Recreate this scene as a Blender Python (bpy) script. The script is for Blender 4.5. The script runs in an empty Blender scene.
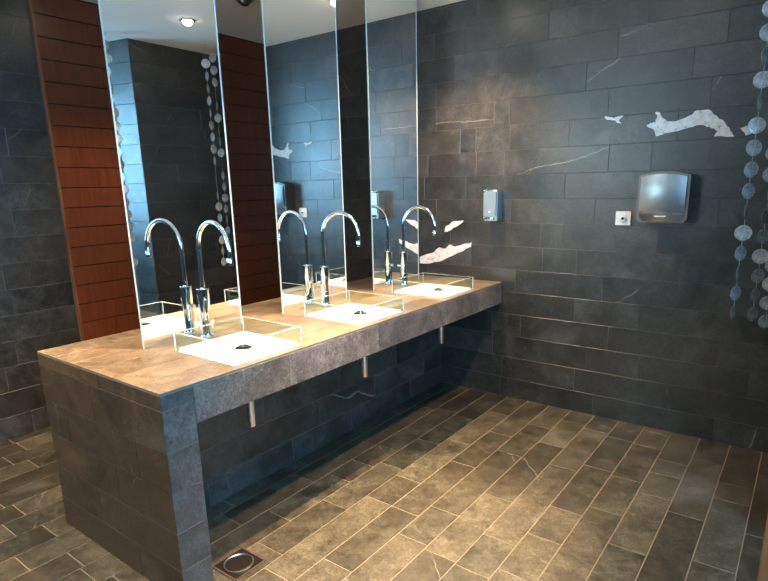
import bpy, bmesh, math, random
from mathutils import Vector, Matrix
random.seed(7)
sc = bpy.context.scene
C = sc.collection

# ------------------------------------------------------------------ camera
cam_d = bpy.data.cameras.new('camera'); cam = bpy.data.objects.new('camera', cam_d); C.objects.link(cam)
_f = Vector((-0.57634, 0.78194, -0.23748)); _r = Vector((0.80751, 0.58956, -0.01856)); _u = _r.cross(_f)
m = Matrix((_r, _u, -_f)).transposed().to_4x4(); m.translation = Vector((1.732, -3.6271, 1.5301))
cam.matrix_world = m
cam_d.sensor_width = 36; cam_d.lens = 562.35 / 768 * 36
cam_d.shift_x = -(396.14 - 384) / 768; cam_d.shift_y = (322.85 - 290.5) / 768
cam_d.clip_start = .05; cam_d.clip_end = 60
sc.camera = cam

# ------------------------------------------------------------------ world, daylight, exposure
W = bpy.data.worlds.new('world'); sc.world = W; W.use_nodes = True
W.node_tree.nodes['Background'].inputs[0].default_value = (.45, .68, 1, 1)
W.node_tree.nodes['Background'].inputs[1].default_value = 1.0

def area(name, loc, rot, sx, sy, power, color):
    d = bpy.data.lights.new(name, 'AREA'); d.shape = 'RECTANGLE'; d.size = sx; d.size_y = sy
    d.energy = power; d.color = color
    o = bpy.data.objects.new(name, d); o.location = loc; o.rotation_euler = rot; C.objects.link(o)
    return o
# daylight coming in through the window in the right wall and the one in the rear wall
area('daylight_right', (3.50, -3.40, 1.85), (0, math.radians(90), 0), 1.5, 2.6, 330, (.31, .63, 1))
area('daylight_rear', (-1.30, -6.10, 1.95), (math.radians(90), 0, 0), 1.7, 1.4, 85, (.70, .86, 1))

LAMP_WARM = (1, .70, .40)
LAMP_SPOT = 150.0

vs = sc.view_settings
vs.view_transform = 'Standard'; vs.look = 'None'; vs.gamma = 1; vs.use_curve_mapping = False
vs.exposure = 0.0
sc.cycles.use_denoising = True
sc.cycles.max_bounces = 10; sc.cycles.transparent_max_bounces = 16
sc.cycles.sample_clamp_indirect = 6

# ------------------------------------------------------------------ materials
class NT:
    def __init__(s, name):
        s.m = bpy.data.materials.new(name); s.m.use_nodes = True
        s.t = s.m.node_tree; s.b = s.t.nodes['Principled BSDF']; s.out = s.t.nodes['Material Output']
    def n(s, typ, **kw):
        x = s.t.nodes.new(typ)
        for k, v in kw.items():
            if k.startswith('_'): setattr(x, k[1:], v)
            else: x.inputs[k].default_value = v
        return x
    def l(s, a, b): s.t.links.new(a, b)
    def math(s, op, a, b=None, c=None):
        x = s.t.nodes.new('ShaderNodeMath'); x.operation = op
        for i, v in enumerate((a, b, c)):
            if v is None: continue
            if isinstance(v, (int, float)): x.inputs[i].default_value = v
            else: s.l(v, x.inputs[i])
        return x.outputs[0]
    def ramp(s, f, stops):
        r = s.t.nodes.new('ShaderNodeValToRGB'); s.l(f, r.inputs[0]); e = r.color_ramp.elements
        while len(e) < len(stops): e.new(.5)
        for q, (p, c) in zip(e, stops): q.position = p; q.color = (*c, 1)
        return r.outputs[0]
    def mix(s, f, a, b, blend='MIX'):
        x = s.t.nodes.new('ShaderNodeMix'); x.data_type = 'RGBA'; x.blend_type = blend
        for i, v in ((0, f), (6, a), (7, b)):
            if isinstance(v, (int, float)): x.inputs[i].default_value = v
            elif isinstance(v, tuple): x.inputs[i].default_value = (*v, 1)
            else: s.l(v, x.inputs[i])
        return x.outputs[2]

def plain(name, col, rough=.5, metal=0, spec=.5, noise=0):
    n = NT(name); b = n.b
    b.inputs['Base Color'].default_value = (*col, 1); b.inputs['Roughness'].default_value = rough
    b.inputs['Metallic'].default_value = metal; b.inputs['Specular IOR Level'].default_value = spec
    tc = n.n('ShaderNodeTexCoord'); nz = n.n('ShaderNodeTexNoise', Scale=9.0, Detail=4.0); n.l(tc.outputs['Object'], nz.inputs['Vector'])
    n.l(n.math('MULTIPLY_ADD', nz.outputs[0], .06 + noise, rough - .03 - noise / 2), b.inputs['Roughness'])
    return n.m

def slate(name, dark, light, rough=.42, vein=.5, warm=.5, stretch=(1, 1, 1), bump=.10, spec=.5, ior=1.65, warmcol=(.075, .058, .042), tv=.45):
    n = NT(name); b = n.b
    tc = n.n('ShaderNodeTexCoord'); geo = n.n('ShaderNodeNewGeometry')
    rnd = geo.outputs['Random Per Island']
    comb = n.n('ShaderNodeCombineXYZ')
    n.l(n.math('MULTIPLY', rnd, 61.0), comb.inputs[0]); n.l(n.math('MULTIPLY', rnd, 37.0), comb.inputs[1]); n.l(n.math('MULTIPLY', rnd, 23.0), comb.inputs[2])
    mp = n.n('ShaderNodeMapping'); mp.inputs['Scale'].default_value = stretch; n.l(tc.outputs['Object'], mp.inputs['Vector'])
    add = n.n('ShaderNodeVectorMath', _operation='ADD'); n.l(mp.outputs[0], add.inputs[0]); n.l(comb.outputs[0], add.inputs[1])
    v = add.outputs[0]
    def noise(scale, det, rg=.55, dist=0):
        x = n.n('ShaderNodeTexNoise', Scale=scale, Detail=det, Roughness=rg, Distortion=dist); n.l(v, x.inputs['Vector']); return x.outputs[0]
    big = noise(2.6, 6, .6, .6); mid = noise(11, 8, .65, .4); fine = noise(70, 6, .6)
    grain = noise(38, 8, .72)
    base = n.ramp(n.math('ADD', n.math('MULTIPLY', big, .42), n.math('ADD', n.math('MULTIPLY', mid, .30), n.math('MULTIPLY', grain, .28))), [(.38, dark), (.50, tuple((a*.6+b*.4) for a, b in zip(dark, light))), (.62, light)])
    # a second random value per tile
    r2 = n.math('FRACT', n.math('MULTIPLY', rnd, 17.31))
    wm = n.math('MULTIPLY', n.math('SMOOTH_MIN', r2, big, .2), warm * 1.6)
    base = n.mix(wm, base, warmcol)
    spk = noise(95, 4, .7)
    tone = n.math('MULTIPLY', n.math('MULTIPLY_ADD', rnd, tv, 1 - tv / 2), n.math('MAXIMUM', n.math('MULTIPLY_ADD', spk, 2.5, -.25), .3))
    tn = n.n('ShaderNodeCombineColor'); [n.l(tone, tn.inputs[i]) for i in range(3)]
    base = n.mix(1.0, base, tn.outputs[0], 'MULTIPLY')
    # thin pale mineral veins on some tiles
    th = n.math('MULTIPLY', rnd, 3.1 * 40)
    sx = n.n('ShaderNodeSeparateXYZ'); n.l(tc.outputs['Object'], sx.inputs[0])
    p = n.math('MULTIPLY_ADD', sx.outputs[1], .9, sx.outputs[0]); q = n.math('MULTIPLY_ADD', sx.outputs[1], -.7, sx.outputs[2])
    ph = n.math('ADD', n.math('MULTIPLY', p, n.math('COSINE', th)), n.math('MULTIPLY', q, n.math('SINE', th)))
    ph = n.math('ADD', n.math('MULTIPLY', ph, 1.5), n.math('ADD', n.math('MULTIPLY', rnd, 29.0), n.math('MULTIPLY', noise(2.2, 6, .6), .22)))
    dl = n.math('ABSOLUTE', n.math('SUBTRACT', n.math('FRACT', ph), .5))
    line = n.math('SUBTRACT', 1.0, n.math('MINIMUM', n.math('MULTIPLY', dl, 140.0), 1.0))
    line = n.math('MULTIPLY', line, n.math('MINIMUM', n.math('MAXIMUM', n.math('MULTIPLY_ADD', noise(3.1, 5, .6), 6.0, -2.6), 0.0), 1.0))
    r3 = n.math('FRACT', n.math('MULTIPLY', rnd, 91.7))
    mask = n.math('MULTIPLY', n.math('GREATER_THAN', r3, .6), n.math('MULTIPLY', mid, vein))
    haze = n.math('MULTIPLY', n.math('MAXIMUM', n.math('MULTIPLY_ADD', noise(1.3, 7, .6, 1.0), 6.0, -3.6), 0.0), .22)
    base = n.mix(n.math('MINIMUM', n.math('MULTIPLY', haze, vein), .5), base, (.30, .31, .31))
    base = n.mix(n.math('MULTIPLY', line, mask), base, (.42, .41, .39))
    n.l(base, b.inputs['Base Color'])
    n.l(n.math('MULTIPLY_ADD', mid, .28, rough - .14), b.inputs['Roughness'])
    b.inputs['Specular IOR Level'].default_value = spec; b.inputs['IOR'].default_value = ior
    bp = n.n('ShaderNodeBump', Strength=bump, Distance=.006)
    n.l(n.math('ADD', n.math('MULTIPLY', mid, .8), n.math('MULTIPLY', fine, .25)), bp.inputs['Height']); n.l(bp.outputs[0], b.inputs['Normal'])
    return n.m

def wood(name, dark, light):
    n = NT(name); b = n.b
    tc = n.n('ShaderNodeTexCoord'); geo = n.n('ShaderNodeNewGeometry'); rnd = geo.outputs['Random Per Island']
    comb = n.n('ShaderNodeCombineXYZ'); n.l(n.math('MULTIPLY', rnd, 61.0), comb.inputs[1]); n.l(n.math('MULTIPLY', rnd, 37.0), comb.inputs[0])
    mp = n.n('ShaderNodeMapping'); mp.inputs['Scale'].default_value = (28, 28, 2.0); n.l(tc.outputs['Object'], mp.inputs['Vector'])
    add = n.n('ShaderNodeVectorMath', _operation='ADD'); n.l(mp.outputs[0], add.inputs[0]); n.l(comb.outputs[0], add.inputs[1])
    nz = n.n('ShaderNodeTexNoise', Scale=1.6, Detail=8.0, Distortion=.5); n.l(add.outputs[0], nz.inputs['Vector'])
    base = n.ramp(nz.outputs[0], [(.3, dark), (.72, light)])
    n.l(base, b.inputs['Base Color']); n.l(n.math('MULTIPLY_ADD', nz.outputs[0], .15, .25), b.inputs['Roughness'])
    return n.m

M = {}
M['slate_wall'] = slate('slate_wall', (.003, .0038, .004), (.062, .061, .058), rough=.34, vein=.8, ior=1.7, warm=.45, warmcol=(.036, .028, .021))
M['slate_counter'] = slate('slate_counter', (.035, .029, .029), (.20, .170, .160), rough=.40, vein=.4, warm=.4, warmcol=(.13, .095, .066))
M['slate_top'] = slate('slate_worktop', (.06, .045, .033), (.25, .190, .125), rough=.36, vein=.3, warm=.4, warmcol=(.22, .14, .08))
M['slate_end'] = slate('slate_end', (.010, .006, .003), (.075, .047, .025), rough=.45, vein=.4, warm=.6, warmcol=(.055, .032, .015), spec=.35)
M['slate_leg'] = slate('slate_leg', (.018, .017, .018), (.10, .092, .095), rough=.42, vein=.4, warm=.25)
M['slate_floor'] = slate('slate_floor', (.005, .005, .0033), (.088, .080, .056), rough=.36, vein=.9, warm=.3, warmcol=(.085, .064, .042), tv=.85)
M['grout_wall'] = plain('grout_wall', (.11, .10, .09), .8)
M['grout_floor'] = plain('grout_floor', (.19, .145, .095), .8)
M['wood_panel'] = wood('wood_panel', (.105, .026, .009), (.165, .044, .015))
M['groove_wood'] = plain('wood_groove', (.012, .005, .003), .8)  # near-black brown of the backing between the boards
M['wood_edge'] = wood('wood_edge', (.13, .042, .015), (.24, .085, .032))
M['plaster'] = plain('white_plaster', (.80, .79, .76), .85, spec=.2)
M['plaster_wall'] = plain('grey_plaster', (.09, .085, .08), .8, spec=.2)
M['chrome'] = plain('chrome', (.86, .87, .88), .05, 1)
M['steel'] = plain('brushed_steel', (.68, .70, .72), .33, 1)
M['steel_dark'] = plain('dark_steel', (.16, .14, .12), .35, 1)
M['dark'] = plain('dark_rubber', (.012, .012, .013), .5)
M['backing'] = plain('mirror_backing', (.03, .03, .03), .6)
M['white'] = plain('white_ceramic', (.93, .93, .91), .18)
M['plate'] = plain('cream_plastic', (.70, .66, .60), .4)
M['mineral'] = None
M['black'] = plain('black_plastic', (.015, .015, .017), .3)
M['rust'] = plain('rusty_frame', (.10, .06, .045), .5, .3)
M['cord'] = plain('clear_thread', (.4, .4, .4), .4)

n = NT('mirror_silver'); n.b.inputs['Base Color'].default_value = (.86, .90, .90, 1); n.b.inputs['Metallic'].default_value = 1; n.b.inputs['Roughness'].default_value = 0.0
M['mirror'] = n.m
n = NT('polished_glass_edge'); n.b.inputs['Base Color'].default_value = (.70, .82, .82, 1); n.b.inputs['Roughness'].default_value = .08
n.b.inputs['Specular IOR Level'].default_value = 1.0; n.b.inputs['Transmission Weight'].default_value = .25; n.b.inputs['Coat Weight'].default_value = 1.0
M['glass_edge'] = n.m
n = NT('clear_glass')
tr = n.n('ShaderNodeBsdfTransparent'); tr.inputs[0].default_value = (.90, .96, .94, 1)
gl = n.n('ShaderNodeBsdfGlossy'); gl.inputs['Roughness'].default_value = .02
fr = n.n('ShaderNodeFresnel'); fr.inputs[0].default_value = 1.5
ms = n.n('ShaderNodeMixShader'); bk = n.n('ShaderNodeNewGeometry'); n.l(n.math('MULTIPLY', fr.outputs[0], n.math('SUBTRACT', 1.0, bk.outputs['Backfacing'])), ms.inputs[0]); n.l(tr.outputs[0], ms.inputs[1]); n.l(gl.outputs[0], ms.inputs[2]); n.l(ms.outputs[0], n.out.inputs[0])
M['glass'] = n.m
n = NT('mineral_patch')
tc = n.n('ShaderNodeTexCoord'); nz = n.n('ShaderNodeTexNoise', Scale=28.0, Detail=6.0, Roughness=.7); n.l(tc.outputs['Object'], nz.inputs['Vector'])
n.l(n.ramp(nz.outputs[0], [(.33, (.22, .215, .21)), (.42, (.68, .63, .61)), (.6, (.84, .79, .79))]), n.b.inputs['Base Color']); n.b.inputs['Roughness'].default_value = .5
M['mineral'] = n.m
n = NT('mineral_patch_faint')
tc = n.n('ShaderNodeTexCoord'); nz = n.n('ShaderNodeTexNoise', Scale=40.0, Detail=6.0, Roughness=.7); n.l(tc.outputs['Object'], nz.inputs['Vector'])
n.l(n.ramp(nz.outputs[0], [(.44, (.06, .062, .065)), (.7, (.42, .42, .42))]), n.b.inputs['Base Color']); n.b.inputs['Roughness'].default_value = .5
M['mineral_faint'] = n.m
n = NT('pearl_shell')
tc = n.n('ShaderNodeTexCoord'); nz = n.n('ShaderNodeTexNoise', Scale=45.0, Detail=5.0, Distortion=1.0); n.l(tc.outputs['Object'], nz.inputs['Vector'])
n.l(n.ramp(nz.outputs[0], [(.3, (.20, .205, .21)), (.7, (.60, .61, .61))]), n.b.inputs['Base Color']); n.b.inputs['Roughness'].default_value = .22
n.b.inputs['Coat Weight'].default_value = .6
M['shell'] = n.m
def emit(name, col, s):
    n = NT(name); n.b.inputs['Base Color'].default_value = (1, 1, 1, 1)
    n.b.inputs['Emission Color'].default_value = (*col, 1); n.b.inputs['Emission Strength'].default_value = s
    return n.m
M['lamp'] = emit('lamp_glow', (1, .86, .66), 30)

# ------------------------------------------------------------------ helpers
def link(name, bm, mats, parent=None, smooth=False):
    me = bpy.data.meshes.new(name); bm.normal_update(); bm.to_mesh(me); bm.free()
    for x in (mats if isinstance(mats, (list, tuple)) else [mats]): me.materials.append(x)
    if smooth:
        for p in me.polygons: p.use_smooth = True
        try: me.set_sharp_from_angle(angle=math.radians(38))
        except Exception: pass
    o = bpy.data.objects.new(name, me); C.objects.link(o)
    if parent: o.parent = parent
    return o
def thing(name, label, cat, loc=(0, 0, 0), group=None):
    o = bpy.data.objects.new(name, None); C.objects.link(o); o.location = loc; o.empty_display_size = .05
    o['label'] = label; o['category'] = cat
    if group: o['group'] = group
    return o
def tag(o, label, cat, group=None):
    o['label'] = label; o['category'] = cat
    if group: o['group'] = group
    return o
def struct(o): o['kind'] = 'structure'; return o
def box(bm, a, b, mat=0, bevel=0):
    x0, y0, z0 = a; x1, y1, z1 = b
    v = [bm.verts.new(p) for p in ((x0,y0,z0),(x1,y0,z0),(x1,y1,z0),(x0,y1,z0),(x0,y0,z1),(x1,y0,z1),(x1,y1,z1),(x0,y1,z1))]
    fs = [bm.faces.new([v[i] for i in q]) for q in ((3,2,1,0),(4,5,6,7),(0,1,5,4),(1,2,6,5),(2,3,7,6),(3,0,4,7))]
    for f in fs: f.material_index = mat
    if bevel:
        es = list({e for f in fs for e in f.edges})
        r = bmesh.ops.bevel(bm, geom=es, offset=bevel, segments=2, affect='EDGES', profile=.6)
        for f in r['faces']: f.material_index = mat
    return fs
def lathe(bm, prof, c=(0, 0, 0), axis='Z', seg=32, mat=0):
    rings = []
    for r, h in prof:
        ring = []
        for i in range(seg):
            a = 2 * math.pi * i / seg; x, y = r * math.cos(a), r * math.sin(a)
            p = {'Z': (x, y, h), 'Y': (x, h, y), 'X': (h, x, y)}[axis]
            ring.append(bm.verts.new((c[0] + p[0], c[1] + p[1], c[2] + p[2])))
        rings.append(ring)
    for A, B in zip(rings, rings[1:]):
        for i in range(seg):
            f = bm.faces.new((A[i], A[(i+1) % seg], B[(i+1) % seg], B[i])); f.material_index = mat
    for ring, flip in ((rings[0], True), (rings[-1], False)):
        f = bm.faces.new(ring[::-1] if flip else ring); f.material_index = mat
    bmesh.ops.recalc_face_normals(bm, faces=bm.faces)
def sweep(bm, pts, rad, seg=14):
    pts = [Vector(p) for p in pts]; prev = None; ref = None
    for i, p in enumerate(pts):
        t = (pts[min(i+1, len(pts)-1)] - pts[max(i-1, 0)]).normalized()
        if ref is None: ref = t.orthogonal().normalized()
        ref = (ref - t * ref.dot(t)).normalized(); bi = t.cross(ref)
        r = rad[i] if isinstance(rad, (list, tuple)) else rad
        ring = [bm.verts.new(p + (ref * math.cos(2*math.pi*k/seg) + bi * math.sin(2*math.pi*k/seg)) * r) for k in range(seg)]
        if prev:
            for k in range(seg): bm.faces.new((prev[k], prev[(k+1) % seg], ring[(k+1) % seg], ring[k]))
        else: bm.faces.new(ring[::-1])
        prev = ring
    bm.faces.new(prev)
    bmesh.ops.recalc_face_normals(bm, faces=bm.faces)
def prism(bm, pts, a, b, mat=0):        # outline in X,Z extruded along Y from a to b
    A = [bm.verts.new((x, a, z)) for x, z in pts]; B = [bm.verts.new((x, b, z)) for x, z in pts]
    n = len(pts)
    bm.faces.new(A).material_index = mat; bm.faces.new(B[::-1]).material_index = mat
    for i in range(n): bm.faces.new((A[i], B[i], B[(i+1) % n], A[(i+1) % n])).material_index = mat
    bmesh.ops.recalc_face_normals(bm, faces=bm.faces)

def tile_rows(bm, org, u, v, nrm, rows, gap, depth):
    """rows: (v0, v1, [seams incl. both ends]); tiles stand out of the plane by depth"""
    org, u, v, nrm = map(Vector, (org, u, v, nrm))
    for v0, v1, ss in rows:
        for s0, s1 in zip(ss, ss[1:]):
            if s1 - s0 < .012: continue
            g = gap / 2; d = depth + random.uniform(-.0006, .0006)
            c = [(s0+g, v0+g), (s1-g, v0+g), (s1-g, v1-g), (s0+g, v1-g)]
            k = .0007
            ci = [(s0+g+k, v0+g+k), (s1-g-k, v0+g+k), (s1-g-k, v1-g-k), (s0+g+k, v1-g-k)]
            A = [bm.verts.new(org + u*a + v*b) for a, b in c]
            B = [bm.verts.new(org + u*a + v*b + nrm*(d-k)) for a, b in c]
            T = [bm.verts.new(org + u*a + v*b + nrm*d) for a, b in ci]
            bm.faces.new(T)
            for P, Q in ((A, B), (B, T)):
                for i in range(4): bm.faces.new((P[i], P[(i+1) % 4], Q[(i+1) % 4], Q[i]))
def seams(a, b, known=(), mean=.6, off=None, jitter=.18):
    s = sorted([a, b] + [k for k in known if a + .03 < k < b - .03])
    out = []
    for p, q in zip(s, s[1:]):
        out.append(p)
        if q - p > mean * 1.35:
            x = p + (mean * random.uniform(.35, 1) if (p == a and a not in known) else mean * random.uniform(1-jitter, 1+jitter))
            while x < q - mean * .35:
                out.append(x); x += mean * random.uniform(1-jitter, 1+jitter)
    out.append(b)
    return out
ROW = .16; ZO = -.015
def wall_rows(z0, z1, a, b, known={}, mean=.6):
    rows = []; k = math.floor((z0 - ZO) / ROW)
    while ZO + k*ROW < z1 - .004:
        lo, hi = max(z0, ZO + k*ROW), min(z1, ZO + (k+1)*ROW)
        if hi - lo > .01: rows.append((lo, hi, seams(a, b, known.get(k, ()), mean)))
        k += 1
    return rows
H = .85; CEIL = 2.717; CW = .957; CL = 2.65; SL = .154; MX = -.573; WX = -2.24
RX = 1.75; GAPW = .0026; TD = .0018

# ------------------------------------------------------------------ setting
bm = bmesh.new()
box(bm, (WX, -6, -.1), (3.4, 0, -TD), 1)
rows = []
fk = {-1:[-1.71], 0:[-1.4,-1.17,-.47], 1:[-2.23,-1.81,-.96,-.52], 2:[-2.33,-1.4,-.86,-.33], 3:[-1.66,-.62], 4:[-1.55,-.83,-.38], 5:[-1.85,-1.3,-.59,-.2],
      6:[-1.61,-.82,-.24], 7:[-1.49,-1.22,-.72], 8:[-1.75,-1.12,-.75,-.30], 9:[-1.36,-.6,-.42], 10:[-1.6,-.95,-.3], 11:[-1.28,-.51]}
k = -13
while -.244 + .1587*k < 3.4:
    lo, hi = max(WX, -.244+.1587*k), min(3.4, -.244+.1587*(k+1))
    if hi > lo + .01: rows.append((lo, hi, seams(-6, 0, fk.get(k, ()), .52, jitter=.3)))
    k += 1
tile_rows(bm, (0, 0, -TD), (0, 1, 0), (1, 0, 0), (0, 0, 1), rows, .0048, TD)
struct(link('floor', bm, [M['slate_floor'], M['grout_floor']]))

bm = bmesh.new(); box(bm, (WX-.1, -6.1, CEIL), (3.5, .1, CEIL+.1)); struct(link('ceiling', bm, M['plaster']))

kn = {2:[.626,.955,1.548],3:[.15,.754,1.38],4:[-.1,.527,.928],5:[.1,.699,1.358],6:[-.252,.293,.523,1.13],7:[.271,.426,1.0],8:[-.55,.05,.62,1.3],9:[-.3,.42,1.02],10:[-.62,-.22,-.008,.925],
      11:[-.35,-.226,.03,.43,1.05],12:[-.55,-.09,.02,.66,1.2],13:[-.55,-.05,.519,1.1],14:[-.4,-.027,.694,1.25],15:[-.3,.27,.85,1.4],16:[-.231,.4,.98]}
bm = bmesh.new()
box(bm, (WX-.1, TD, -.1), (3.5, .12, CEIL), 1)
tile_rows(bm, (0, TD, 0), (1, 0, 0), (0, 0, 1), (0, -1, 0), wall_rows(0, CEIL, WX, RX, kn, .62), GAPW, TD)
wall_back = struct(link('wall_back', bm, [M['slate_wall'], M['grout_wall']]))

patches = {
 'big': [(0.884,1.84),(0.905,1.853),(0.931,1.854),(0.939,1.888),(0.925,1.908),(0.952,1.906),(0.961,1.879),(0.992,1.854),(1.049,1.854),(1.103,1.875),(1.142,1.9),(1.196,1.899),(1.239,1.863),(1.282,1.825),(1.312,1.781),(1.335,1.751),(1.283,1.754),(1.236,1.757),(1.253,1.785),(1.219,1.801),(1.191,1.815),(1.163,1.822),(1.109,1.812),(1.055,1.798),(0.984,1.788),(0.944,1.775),(0.926,1.814)],
 'tail': [(1.356,1.792),(1.386,1.803),(1.412,1.767),(1.385,1.752)],
 'small': [(0.641,1.905),(0.661,1.909),(0.694,1.896),(0.745,1.908),(0.749,1.899),(0.727,1.885),(0.741,1.858),(0.72,1.864),(0.706,1.882),(0.655,1.888)],
 'wedge': [(-0.477,1.185),(-0.462,1.231),(-0.399,1.268),(-0.313,1.273),(-0.381,1.227),(-0.441,1.195)],
 'streak': [(-0.701,0.938),(-0.701,0.987),(-0.579,1.025),(-0.524,1.069),(-0.469,1.062),(-0.433,1.095),(-0.38,1.082),(-0.328,1.099),(-0.249,1.118),(-0.252,1.088),(-0.362,1.037),(-0.505,0.967),(-0.598,0.945)]}
plab = {'big': 'large white mineral blotch in the slate above the hand dryer', 'tail': 'small pale blotch beside the hanging discs',
        'small': 'tiny white mineral mark left of the large blotch', 'wedge': 'white wedge-shaped mark below the soap dispenser', 'streak': 'long ragged pinkish white streak above the far sink'}
for k, pts in patches.items():
    # roughen the outline
    out = []
    for i, p in enumerate(pts):
        q = pts[(i+1) % len(pts)]; out.append(p)
        for t in (.33, .66):
            out.append((p[0]+(q[0]-p[0])*t + random.uniform(-.004, .004), p[1]+(q[1]-p[1])*t + random.uniform(-.004, .004)))
    bm = bmesh.new(); prism(bm, out, .0005, -.0015)
    o = link('mineral_patch', bm, M['mineral'], wall_back); o['label'] = plab[k]

# left wall: slate, then wooden cladding
bm = bmesh.new()
box(bm, (WX-.1, -6, -.1), (WX-TD, 0, CEIL), 1)
tile_rows(bm, (WX-TD, 0, 0), (0, -1, 0), (0, 0, 1), (1, 0, 0), wall_rows(0, CEIL, 1.905, 6, {}, .62), GAPW, TD)
struct(link('wall_left', bm, [M['slate_wall'], M['grout_wall']]))
clad = bpy.data.objects.new('wall_left_cladding', None); C.objects.link(clad)
clad.location = (WX, -1.9, 0); clad['kind'] = 'structure'
bm = bmesh.new()
z = .784 - .1283*7
while z < CEIL:
    lo, hi = max(z, 0.0), min(z + .1283, CEIL)
    if hi > lo + .02: box(bm, (.012, .012, lo + .0028), (.024, 1.898, hi - .0028), 0, .0012)
    z += .1283
link('boards', bm, M['wood_panel'], clad)
bm = bmesh.new(); box(bm, (.0, .012, 0), (.012, 1.898, CEIL)); link('groove_backing', bm, M['groove_wood'], clad)
bm = bmesh.new(); box(bm, (.0, -.002, 0), (.027, .0115, CEIL), 0, .001); link('edge_strip', bm, M['wood_edge'], clad)

# right wall: short slate pier by the hanging discs, its end face, then a plastered return with a window
bm = bmesh.new()
PE = [(RX, 0), (RX, -.91), (1.98, -.955), (1.96, -1.0), (3.4, -1.0)]
A = [(RX+TD, .0), (RX+TD, -.90), (1.98, -.945), (2.1, -.99), (3.4, -.99), (3.4, 0)]
vb = [bm.verts.new((x, y, 0)) for x, y in A]; vt = [bm.verts.new((x, y, CEIL)) for x, y in A]
for i in range(len(A)):
    j = (i+1) % len(A); bm.faces.new((vb[i], vb[j], vt[j], vt[i])).material_index = 1
tile_rows(bm, (RX+TD, 0, 0), (0, -1, 0), (0, 0, 1), (-1, 0, 0), wall_rows(0, CEIL, 0, .908, {}, .6), GAPW, TD)
d = Vector((1.98-RX, -.955+.91, 0)); L = d.length; d.normalize(); nn = Vector((d.y, -d.x, 0))
tile_rows(bm, Vector((RX, -.91, 0)) - nn*TD, d, (0, 0, 1), nn, wall_rows(0, CEIL, 0, L, {}, .6), GAPW, TD)
struct(link('wall_right_pier', bm, [M['slate_wall'], M['grout_wall']]))

bm = bmesh.new()
y0, y1, z0, z1 = -4.7, -2.1, 1.1, 2.6
box(bm, (3.4, -6, 0), (3.5, y0, CEIL)); box(bm, (3.4, y1, 0), (3.5, 0, CEIL))
box(bm, (3.4, y0, 0), (3.5, y1, z0)); box(bm, (3.4, y0, z1), (3.5, y1, CEIL))
struct(link('wall_right', bm, M['plaster_wall']))
bm = bmesh.new()
x0, x1, zz0, zz1 = -2.15, -.45, 1.25, 2.68
box(bm, (WX-.1, -6.1, 0), (x0, -6, CEIL)); box(bm, (x1, -6.1, 0), (3.5, -6, CEIL))
box(bm, (x0, -6.1, 0), (x1, -6, zz0)); box(bm, (x0, -6.1, zz1), (x1, -6, CEIL))
struct(link('wall_rear', bm, M['plaster_wall']))
def frame(bm, a0, a1, b0, b1, w, t, conv):
    for p, q in (((a0, b0), (a1, b0+w)), ((a0, b1-w), (a1, b1)), ((a0, b0+w), (a0+w, b1-w)), ((a1-w, b0+w), (a1, b1-w))):
        A, B = conv(p[0], p[1], 0), conv(q[0], q[1], t)
        box(bm, tuple(map(min, A, B)), tuple(map(max, A, B)))
for nm, ar, cv in (('window_1', (y0, y1, z0, z1), lambda a, b, t: (3.42+t, a, b)), ('window_2', (x0, x1, zz0, zz1), lambda a, b, t: (a, -6.07+t, b))):
    r = bpy.data.objects.new(nm, None); C.objects.link(r); r['kind'] = 'structure'
    bm = bmesh.new(); frame(bm, *ar, .05, .04, cv); link('window_frame', bm, M['wood_edge'], r)
    bm = bmesh.new(); A, B = cv(ar[0]+.05, ar[2]+.05, .015), cv(ar[1]-.05, ar[3]-.05, .021)
    box(bm, tuple(map(min, A, B)), tuple(map(max, A, B))); link('window_pane', bm, M['glass'], r)
# wooden jamb at the right-hand edge of the view
bm = bmesh.new(); box(bm, (1.731, -1.84, 0), (1.86, -1.76, CEIL), 0, .003); struct(link('trim_1', bm, M['wood_edge']))

# ------------------------------------------------------------------ counter
ct = thing('vanity_counter', 'long slate-clad washroom counter island carrying three glass sinks', 'counter', (-CW/2, -CL/2, 0))
def cpart(name, bm, mats):
    o = link(name, bm, mats, ct)
    o.data.transform(Matrix.Translation((CW/2, CL/2, 0))); return o
e = TD
SM = [M['slate_counter'], M['grout_wall']]
bm = bmesh.new(); box(bm, (-CW+e, -CL+e, H-.02), (-e, -.001, H-e), 1)
tile_rows(bm, (-CW, 0, H-e), (0, -1, 0), (1, 0, 0), (0, 0, 1), [(i*.1595, (i+1)*.1595, seams(.001, CL, (), .55)) for i in range(6)], .0025, e)
cpart('worktop', bm, [M['slate_top'], M['grout_wall']])
bm = bmesh.new(); box(bm, (-CW+e, -CL+.131, H-SL), (-e, -.001, H-.0205), 1)
tile_rows(bm, (-e, 0, 0), (0, -1, 0), (0, 0, 1), (1, 0, 0), [(H-SL, H-.0085, [.001, .27, .78, 1.428, 1.612, 2.052, CL-.131])], .0022, e)
tile_rows(bm, (-CW+e, 0, 0), (0, -1, 0), (0, 0, 1), (-1, 0, 0), [(H-SL, H-.0085, seams(.001, CL-.131, (), .5))], .0022, e)
cpart('fascia', bm, SM)
bm = bmesh.new(); box(bm, (-CW+e, -CL+e, .001), (-e, -CL+.13-e, H-.0205), 1)
bm_end = bm
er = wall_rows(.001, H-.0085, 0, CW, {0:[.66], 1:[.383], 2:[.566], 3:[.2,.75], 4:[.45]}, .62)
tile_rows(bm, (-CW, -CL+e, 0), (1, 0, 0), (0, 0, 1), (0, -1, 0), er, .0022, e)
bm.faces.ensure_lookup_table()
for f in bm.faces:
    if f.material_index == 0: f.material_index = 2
lr = [(a, b, [0, .13]) for a, b, s in er]
tile_rows(bm, (-e, -CL, 0), (0, 1, 0), (0, 0, 1), (1, 0, 0), lr, .0022, e)
tile_rows(bm, (-CW+e, -CL, 0), (0, 1, 0), (0, 0, 1), (-1, 0, 0), lr, .0022, e)
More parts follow.
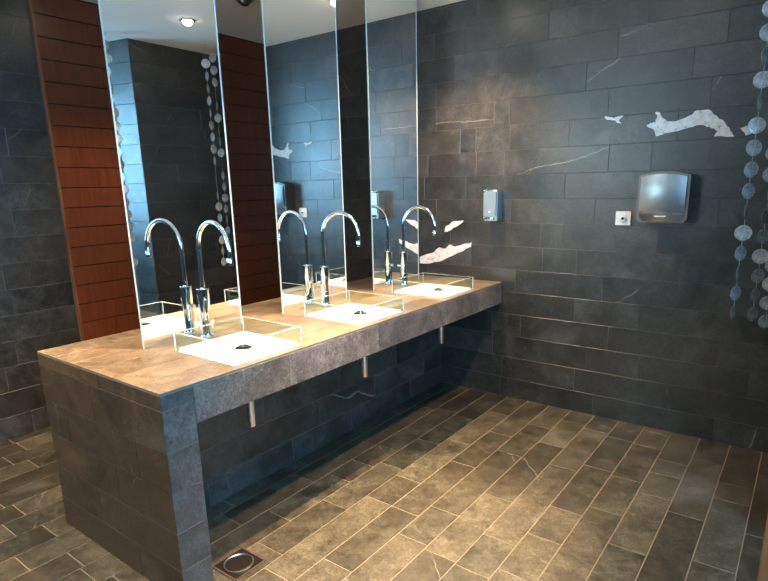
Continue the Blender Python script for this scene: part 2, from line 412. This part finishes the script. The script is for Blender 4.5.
tile_rows(bm, (-CW, -CL+.13-e, 0), (1, 0, 0), (0, 0, 1), (0, 1, 0), wall_rows(.001, H-SL-.001, 0, CW), .0022, e)
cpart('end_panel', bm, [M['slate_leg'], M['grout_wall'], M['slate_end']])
bm = bmesh.new(); box(bm, (-.56+e, -CL+.131, .001), (-.50-e, -.001, H-SL-.001), 1)
tile_rows(bm, (-.5-e, 0, 0), (0, -1, 0), (0, 0, 1), (1, 0, 0), wall_rows(.001, H-SL-.001, .001, CL-.131, {3:[.9,1.5], 2:[.6,1.2,1.8]}, .6), .0022, e)
tile_rows(bm, (-.56+e, 0, 0), (0, -1, 0), (0, 0, 1), (-1, 0, 0), wall_rows(.001, H-SL-.001, .001, CL-.131), .0022, e)
cpart('support_wall', bm, [M['slate_wall'], M['grout_wall']])

# ------------------------------------------------------------------ sinks
sink_labels = ['square clear glass sink nearest the camera, in front of the first mirror',
               'square clear glass sink in the middle of the counter, between the other two',
               'square clear glass sink at the far end of the counter by the tiled wall']
def make_sink(x0, x1, w):
    t = thing('glass_sink', '', 'sink', ((x0+x1)/2, 0, H), 'glass sinks on the counter')
    hx = (x1-x0)/2; hy = w/2; g = .010; zt = .083
    bm = bmesh.new(); box(bm, (-hx+g, -hy+g, .0005), (hx-g, hy-g, .012), 0, .002)
    # raised centre towards the drain ring
    link('basin_floor', bm, M['white'], t)
    bm = bmesh.new()
    for a, b in (((-hx, -hy), (hx, -hy+g)), ((-hx, hy-g), (hx, hy)), ((-hx, -hy+g), (-hx+g, hy-g)), ((hx-g, -hy+g), (hx, hy-g))):
        fs = box(bm, (a[0], a[1], .0005), (b[0], b[1], zt))
        fs[0].material_index = 1; fs[1].material_index = 1
    link('glass_wall', bm, [M['glass'], M['glass_edge']], t)
    # the four polished corner edges show as bright upright lines
    for sx in (-1, 1):
        for sy in (-1, 1):
            bm = bmesh.new(); box(bm, (sx*(hx-.0005) - .0022, sy*(hy-.0005) - .0022, .001), (sx*(hx-.0005) + .0022, sy*(hy-.0005) + .0022, zt)); link('corner_edge', bm, M['glass_edge'], t)
    dx = -.178 - (x0+x1)/2
    bm = bmesh.new()
    lathe(bm, [(.034, .0125), (.036, .0155), (.030, .0165), (.026, .0145), (.0255, .0125)], (dx, -.02, 0))
    dr = link('drain', bm, M['chrome'], t, True)
    bm = bmesh.new(); lathe(bm, [(.0235, .0126), (.0235, .0140), (.006, .0142)], (dx, -.02, 0)); link('drain_hole', bm, M['dark'], dr)
    bm = bmesh.new(); lathe(bm, [(.008, .0143), (.020, .021), (.021, .024), (.012, .027), (.002, .0275)], (dx, -.02, 0)); link('drain_plug', bm, M['chrome'], dr, True)
    bm = bmesh.new(); lathe(bm, [(.017, -SL-.18), (.0185, -SL-.178), (.0185, -SL-.002), (.017, -SL-.001)], (.085, -.035, 0)); link('waste_pipe', bm, M['steel'], t, True)
    return t
def copy_tree(o, parent=None):
    c = o.copy(); C.objects.link(c); c.parent = parent
    for ch in [x for x in bpy.data.objects if x.parent == o]: copy_tree(ch, c)
    return c
s0 = make_sink(-.430, -.036, .368)
for i, y in enumerate((-2.124, -1.342, -.548)):
    o = s0 if i == 0 else copy_tree(s0)
    o.location.y = y; o['label'] = sink_labels[i]

# ------------------------------------------------------------------ taps
tap_labels = ['tall chrome gooseneck tap behind the sink nearest the camera', 'tall chrome gooseneck tap behind the middle sink', 'tall chrome gooseneck tap behind the sink nearest the tiled wall']
def make_tap():
    t = thing('gooseneck_tap', '', 'tap', (0, 0, H), 'chrome taps along the counter')
    bm = bmesh.new(); lathe(bm, [(.028, .0005), (.030, .003), (.030, .008), (.027, .011), (.0245, .02), (.0250, .12), (.0275, .215), (.028, .232), (.025, .236), (.012, .2365)]); link('tap_body', bm, M['chrome'], t, True)
    bm = bmesh.new(); r = .125; zc = .415
    pts = [(0, 0, .232), (0, 0, .3), (0, 0, .38)]
    for i in range(0, 25):
        a = math.pi - math.pi * 1.03 * i / 24; pts.append((r + r*math.cos(a), 0, zc + r*math.sin(a)))
    pts.append((pts[-1][0] - .001, 0, pts[-1][2] - .012))
    sweep(bm, pts, .0105, 16); sp = link('spout', bm, M['chrome'], t, True)
    ex, ez = pts[-1][0], pts[-1][2]
    bm = bmesh.new(); lathe(bm, [(.0125, -.032), (.0132, -.028), (.0132, -.002), (.011, .001)], (ex, 0, ez)); link('aerator', bm, M['chrome'], sp, True)
    bm = bmesh.new(); lathe(bm, [(.0105, -.018), (.0105, -.046), (.009, -.049)], (0, 0, .14), 'X', 16); lv = link('lever', bm, M['chrome'], t, True)
    return t
t0 = make_tap()
for i, (y, rz) in enumerate(((-2.092, -5), (-1.276, 4), (-.487, 0))):
    o = t0 if i == 0 else copy_tree(t0)
    o.location = (-.506, y, H); o.rotation_euler.z = math.radians(rz); o['label'] = tap_labels[i]
# little chrome post beside the first tap
bm = bmesh.new(); lathe(bm, [(.012, .0005), (.012, .004), (.006, .006), (.006, .045), (.010, .048), (.010, .062), (.006, .066)], (0, 0, 0), seg=18)
o = link('pop_up_knob', bm, M['chrome'], None, True); o.location = (-.548, -2.03, H); tag(o, 'small chrome plunger knob on the counter beside the nearest tap', 'knob')

# ------------------------------------------------------------------ mirrors
ml = ['tall frameless mirror panel nearest the camera, reflecting the disc strands', 'tall frameless mirror panel in the middle, reflecting the hand dryer', 'tall frameless mirror panel nearest the tiled wall, reflecting the soap dispenser']
for i, (a, b) in enumerate(((-2.372, -1.836), (-1.553, -1.018), (-.742, -.210))):
    t = thing('mirror_panel', ml[i], 'mirror', (MX, (a+b)/2, H), 'tall mirrors standing on the counter')
    h = (b-a)/2; hh = CEIL - H
    bm = bmesh.new(); box(bm, (-.0015, -h+.004, .001), (0, h-.004, hh-.001)); link('mirror_glass', bm, M['mirror'], t)
    bm = bmesh.new(); box(bm, (-.008, -h+.004, .001), (-.0018, h-.004, hh-.001)); link('backing', bm, M['backing'], t)
    for s in (-1, 1):
        bm = bmesh.new(); ya, yb = sorted((s*(h-.0038), s*(h + (.004 if s > 0 else -.0018)))); box(bm, (-.008, ya, .001), (.0006, yb, hh-.001)); link('polished_edge', bm, M['glass_edge'], t)

# ------------------------------------------------------------------ soap dispenser
t = thing('soap_dispenser', 'small chrome push soap dispenser on the slate wall above the far sink', 'soap dispenser', (-.062, 0, 1.28))
def rounded(w, h, r, seg=6):
    pts = []
    for cx, cz, a0 in ((w/2-r, r, -90), (w/2-r, h-r, 0), (-w/2+r, h-r, 90), (-w/2+r, r, 180)):
        for i in range(seg+1):
            a = math.radians(a0 + 90*i/seg); pts.append((cx + r*math.cos(a), cz + r*math.sin(a)))
    return pts
bm = bmesh.new(); prism(bm, rounded(.100, .205, .012), -.001, -.078); link('housing', bm, M['steel'], t, True)
bm = bmesh.new(); prism(bm, [(-.046, .035), (.046, .035), (.046, .19), (.03, .196), (-.03, .196), (-.046, .19)], -.079, -.096); link('front_cover', bm, M['steel'], t, True)
bm = bmesh.new(); box(bm, (-.05, -.090, .196), (.05, -.004, .211), 0, .006); link('top_cap', bm, M['chrome'], t, True)
bm = bmesh.new(); lathe(bm, [(.007, -.0965), (.007, -.099), (.004, -.0995)], (0, 0, .062), 'Y', 16); link('sight_hole', bm, M['white'], t)
bm = bmesh.new(); box(bm, (-.036, -.112, .008), (.036, -.079, .030), 0, .004); link('push_lever', bm, M['chrome'], t, True)
bm = bmesh.new(); lathe(bm, [(.009, -.012), (.009, .0)], (0, -.06, 0), 'Z', 16); link('nozzle', bm, M['black'], t)

# ------------------------------------------------------------------ hand dryer
t = thing('hand_dryer', 'brushed steel wall-mounted hand dryer with a curved front', 'hand dryer', (1.028, 0, 1.295))
def arc_top(w, h0, rise, z0, n=12):
    top = [(w/2 - w*i/n, h0 + rise*(1-((2*i/n)-1)**2)) for i in range(n+1)]
    return [(-w/2, z0), (w/2, z0)] + top
bm = bmesh.new(); o = arc_top(.270, .262, .022, .012); prism(bm, [(-.118, 0)] + [(.118, 0)] + [(.135, .02)] + o[2:] + [(-.135, .02)], -.001, -.115)
link('casing', bm, M['steel_dark'], t)
def shell(w, zs, yfun, thick=.012, n=16):
    bm = bmesh.new(); g = []
    for z_ in zs:
        g.append([bm.verts.new((-w/2 + w*i/n, yfun(-1+2*i/n, z_), z_ + (.016*(1-(-1+2*i/n)**2) if z_ == zs[-1] else 0))) for i in range(n+1)])
    for a, b in zip(g, g[1:]):
        for i in range(n): bm.faces.new((a[i], a[i+1], b[i+1], b[i]))
    r = bmesh.ops.solidify(bm, geom=list(bm.faces), thickness=-thick)
    bmesh.ops.recalc_face_normals(bm, faces=bm.faces)
    return bm
bm = shell(.238, [.062 + .012*i for i in range(17)], lambda u, z_: -.132 - .016*(1-u*u) + .012*((z_-.16)/.1)**2)
link('front_cover', bm, M['steel'], t, True)
bm = shell(.232, [.010 + .006*i for i in range(8)], lambda u, z_: -.126 - .026*(1-u*u) + .45*(.052 - z_))
for f in bm.faces: pass
link('air_outlet_lip', bm, M['steel'], t, True)
bm = bmesh.new(); box(bm, (-.03, -.152, .034), (.03, -.138, .039), 0, .003); link('sensor_window', bm, M['white'], t)

# ------------------------------------------------------------------ socket plate
t = thing('socket_plate', 'small square cream socket plate on the slate left of the hand dryer', 'wall socket', (.795, 0, 1.31))
bm = bmesh.new(); prism(bm, [(x, z_-.041) for x, z_ in rounded(.088, .082, .004)], -.0005, -.010); link('plate', bm, M['plate'], t)
bm = bmesh.new(); lathe(bm, [(.020, -.0102), (.020, -.016), (.017, -.017), (.012, -.0165)], (0, 0, 0), 'Y', 20); link('round_insert', bm, M['steel'], t, True)
bm = bmesh.new(); lathe(bm, [(.009, -.0172), (.009, -.020)], (0, 0, -.001), 'Y', 16); link('keyhole', bm, M['black'], t)

# ------------------------------------------------------------------ floor drain
t = thing('floor_drain', 'square floor drain with a round steel grate beside the counter leg', 'floor drain', (-.035, -2.375, 0))
bm = bmesh.new(); frame(bm, -.08, .08, -.08, .08, .008, .003, lambda a, b, k_: (a, b, .0005+k_)); link('drain_frame', bm, M['rust'], t)
bm = bmesh.new(); box(bm, (-.072, -.072, .0004), (.072, .072, .0012)); link('drain_base', bm, M['steel_dark'], t)
bm = bmesh.new(); lathe(bm, [(.060, .0014), (.062, .006), (.058, .0065), (.055, .0035), (.0545, .0014)], seg=40); link('grate_ring', bm, M['steel'], t, True)
bm = bmesh.new(); lathe(bm, [(.052, .0014), (.052, .004), (.050, .0045)], seg=40)
link('grate', bm, M['steel_dark'], t)

# ------------------------------------------------------------------ disc strands
bm = bmesh.new(); lathe(bm, [(.028, -.0016), (.0365, -.0008), (.0375, 0), (.0365, .0008), (.028, .0016)], (0, 0, 0), 'Y', 28)
disc_me = bpy.data.meshes.new('disc'); bm.to_mesh(disc_me); bm.free(); disc_me.materials.append(M['shell'])
def strand(x, y, zb, label, cat='hanging decoration', rots=None, group='strands of pearly discs by the right wall', sp=.0995):
    t = thing('disc_strand', label, cat, (x, y, CEIL), group)
    bm = bmesh.new(); lathe(bm, [(.0012, -(CEIL - zb)), (.0012, -.002)], seg=6); link('thread', bm, M['cord'], t)
    bm = bmesh.new(); lathe(bm, [(.010, -.012), (.010, -.0005)], seg=12); link('ceiling_hook', bm, M['chrome'], t)
    z_ = zb - CEIL + .04; i = 0
    while z_ < -.06:
        d = bpy.data.objects.new('disc', disc_me); C.objects.link(d); d.parent = t; d.location = (0, 0, z_)
        ang = rots[i] if rots and i < len(rots) else random.choice((0, 20, 40, 70, 95, 130, 160, -20))
        d.rotation_euler = (random.uniform(-.05, .05), random.uniform(-.05, .05), math.radians(ang + 5)); z_ += sp; i += 1
strand(1.463, -.395, .835, 'strand of pearly discs furthest left in the hanging group', rots=[74, 52, 78, 48, 0, 82, 45, 38, 30, 15, 74, 5, 62, 20, 5, 50, 10])
strand(1.539, -.262, .81, 'strand of pearly discs in the middle of the hanging group', rots=[50, 55, 40, 0, 45, 62, 80, 5, 10, 30])
strand(1.592, -.12, .75, 'strand of pearly discs furthest right, at the edge of the picture', rots=[30, 10, 0, 15, 40])
strand(1.72, -1.113, .90, 'strand of pearly discs seen only at the near edge of the first mirror')

# ------------------------------------------------------------------ downlights
def downlight(x, y, label, power=LAMP_SPOT, size=105, col=LAMP_WARM, on=True, aim=(0, 0)):
    t = thing('ceiling_downlight', label, 'ceiling light', (x, y, CEIL), 'recessed ceiling downlights')
    bm = bmesh.new(); lathe(bm, [(.038, -.0005), (.055, -.0005), (.055, -.006), (.044, -.010), (.037, -.004)], seg=32); link('trim_ring', bm, M['steel'], t, True)
    bm = bmesh.new(); lathe(bm, [(.034, -.0005), (.035, -.012), (.031, -.024), (.020, -.034), (.004, -.038)], seg=24); link('bulb', bm, M['lamp'] if on else M['steel_dark'], t, True)
    if on:
        d = bpy.data.lights.new('lamp_light', 'SPOT'); d.energy = power; d.color = col; d.spot_size = math.radians(size); d.spot_blend = .75; d.shadow_soft_size = .03
        o = bpy.data.objects.new('lamp_light', d); C.objects.link(o); o.parent = t; o.location = (0, 0, -.05); o.rotation_euler = (math.radians(aim[0]), math.radians(aim[1]), 0)
downlight(-.17, -.55, 'lit ceiling downlight above the far sink', power=280, size=112)
downlight(-.17, -1.35, 'lit ceiling downlight above the middle sink', power=250, size=54)
downlight(-.17, -2.15, 'lit ceiling downlight above the nearest sink', power=360, size=72)
downlight(.95, -.90, 'lit ceiling downlight over the open floor, seen in the nearest mirror', power=380, size=72, aim=(-6, 20))
downlight(.38, -1.9, 'added ceiling downlight over the open floor, standing in for light off the mirrors', power=900, size=42)  # added lamp: stands in for downlight beams the mirrors throw on the floor
downlight(-1.43, -.93, 'unlit ceiling downlight over the passage behind the mirrors', on=False)
downlight(-1.05, -3.2, 'lit ceiling downlight over the floor beyond the counter end', power=520)
downlight(-1.43, -1.62, 'added out-of-view downlight over the passage, brightening the wooden cladding', power=105)  # no known fitting here; added to brighten the wood behind the counter
downlight(1.25, -3.0, 'added out-of-view downlight near the camera, warming the wooden jamb', power=110, size=80)  # unseen fitting, added to give the jamb warm light
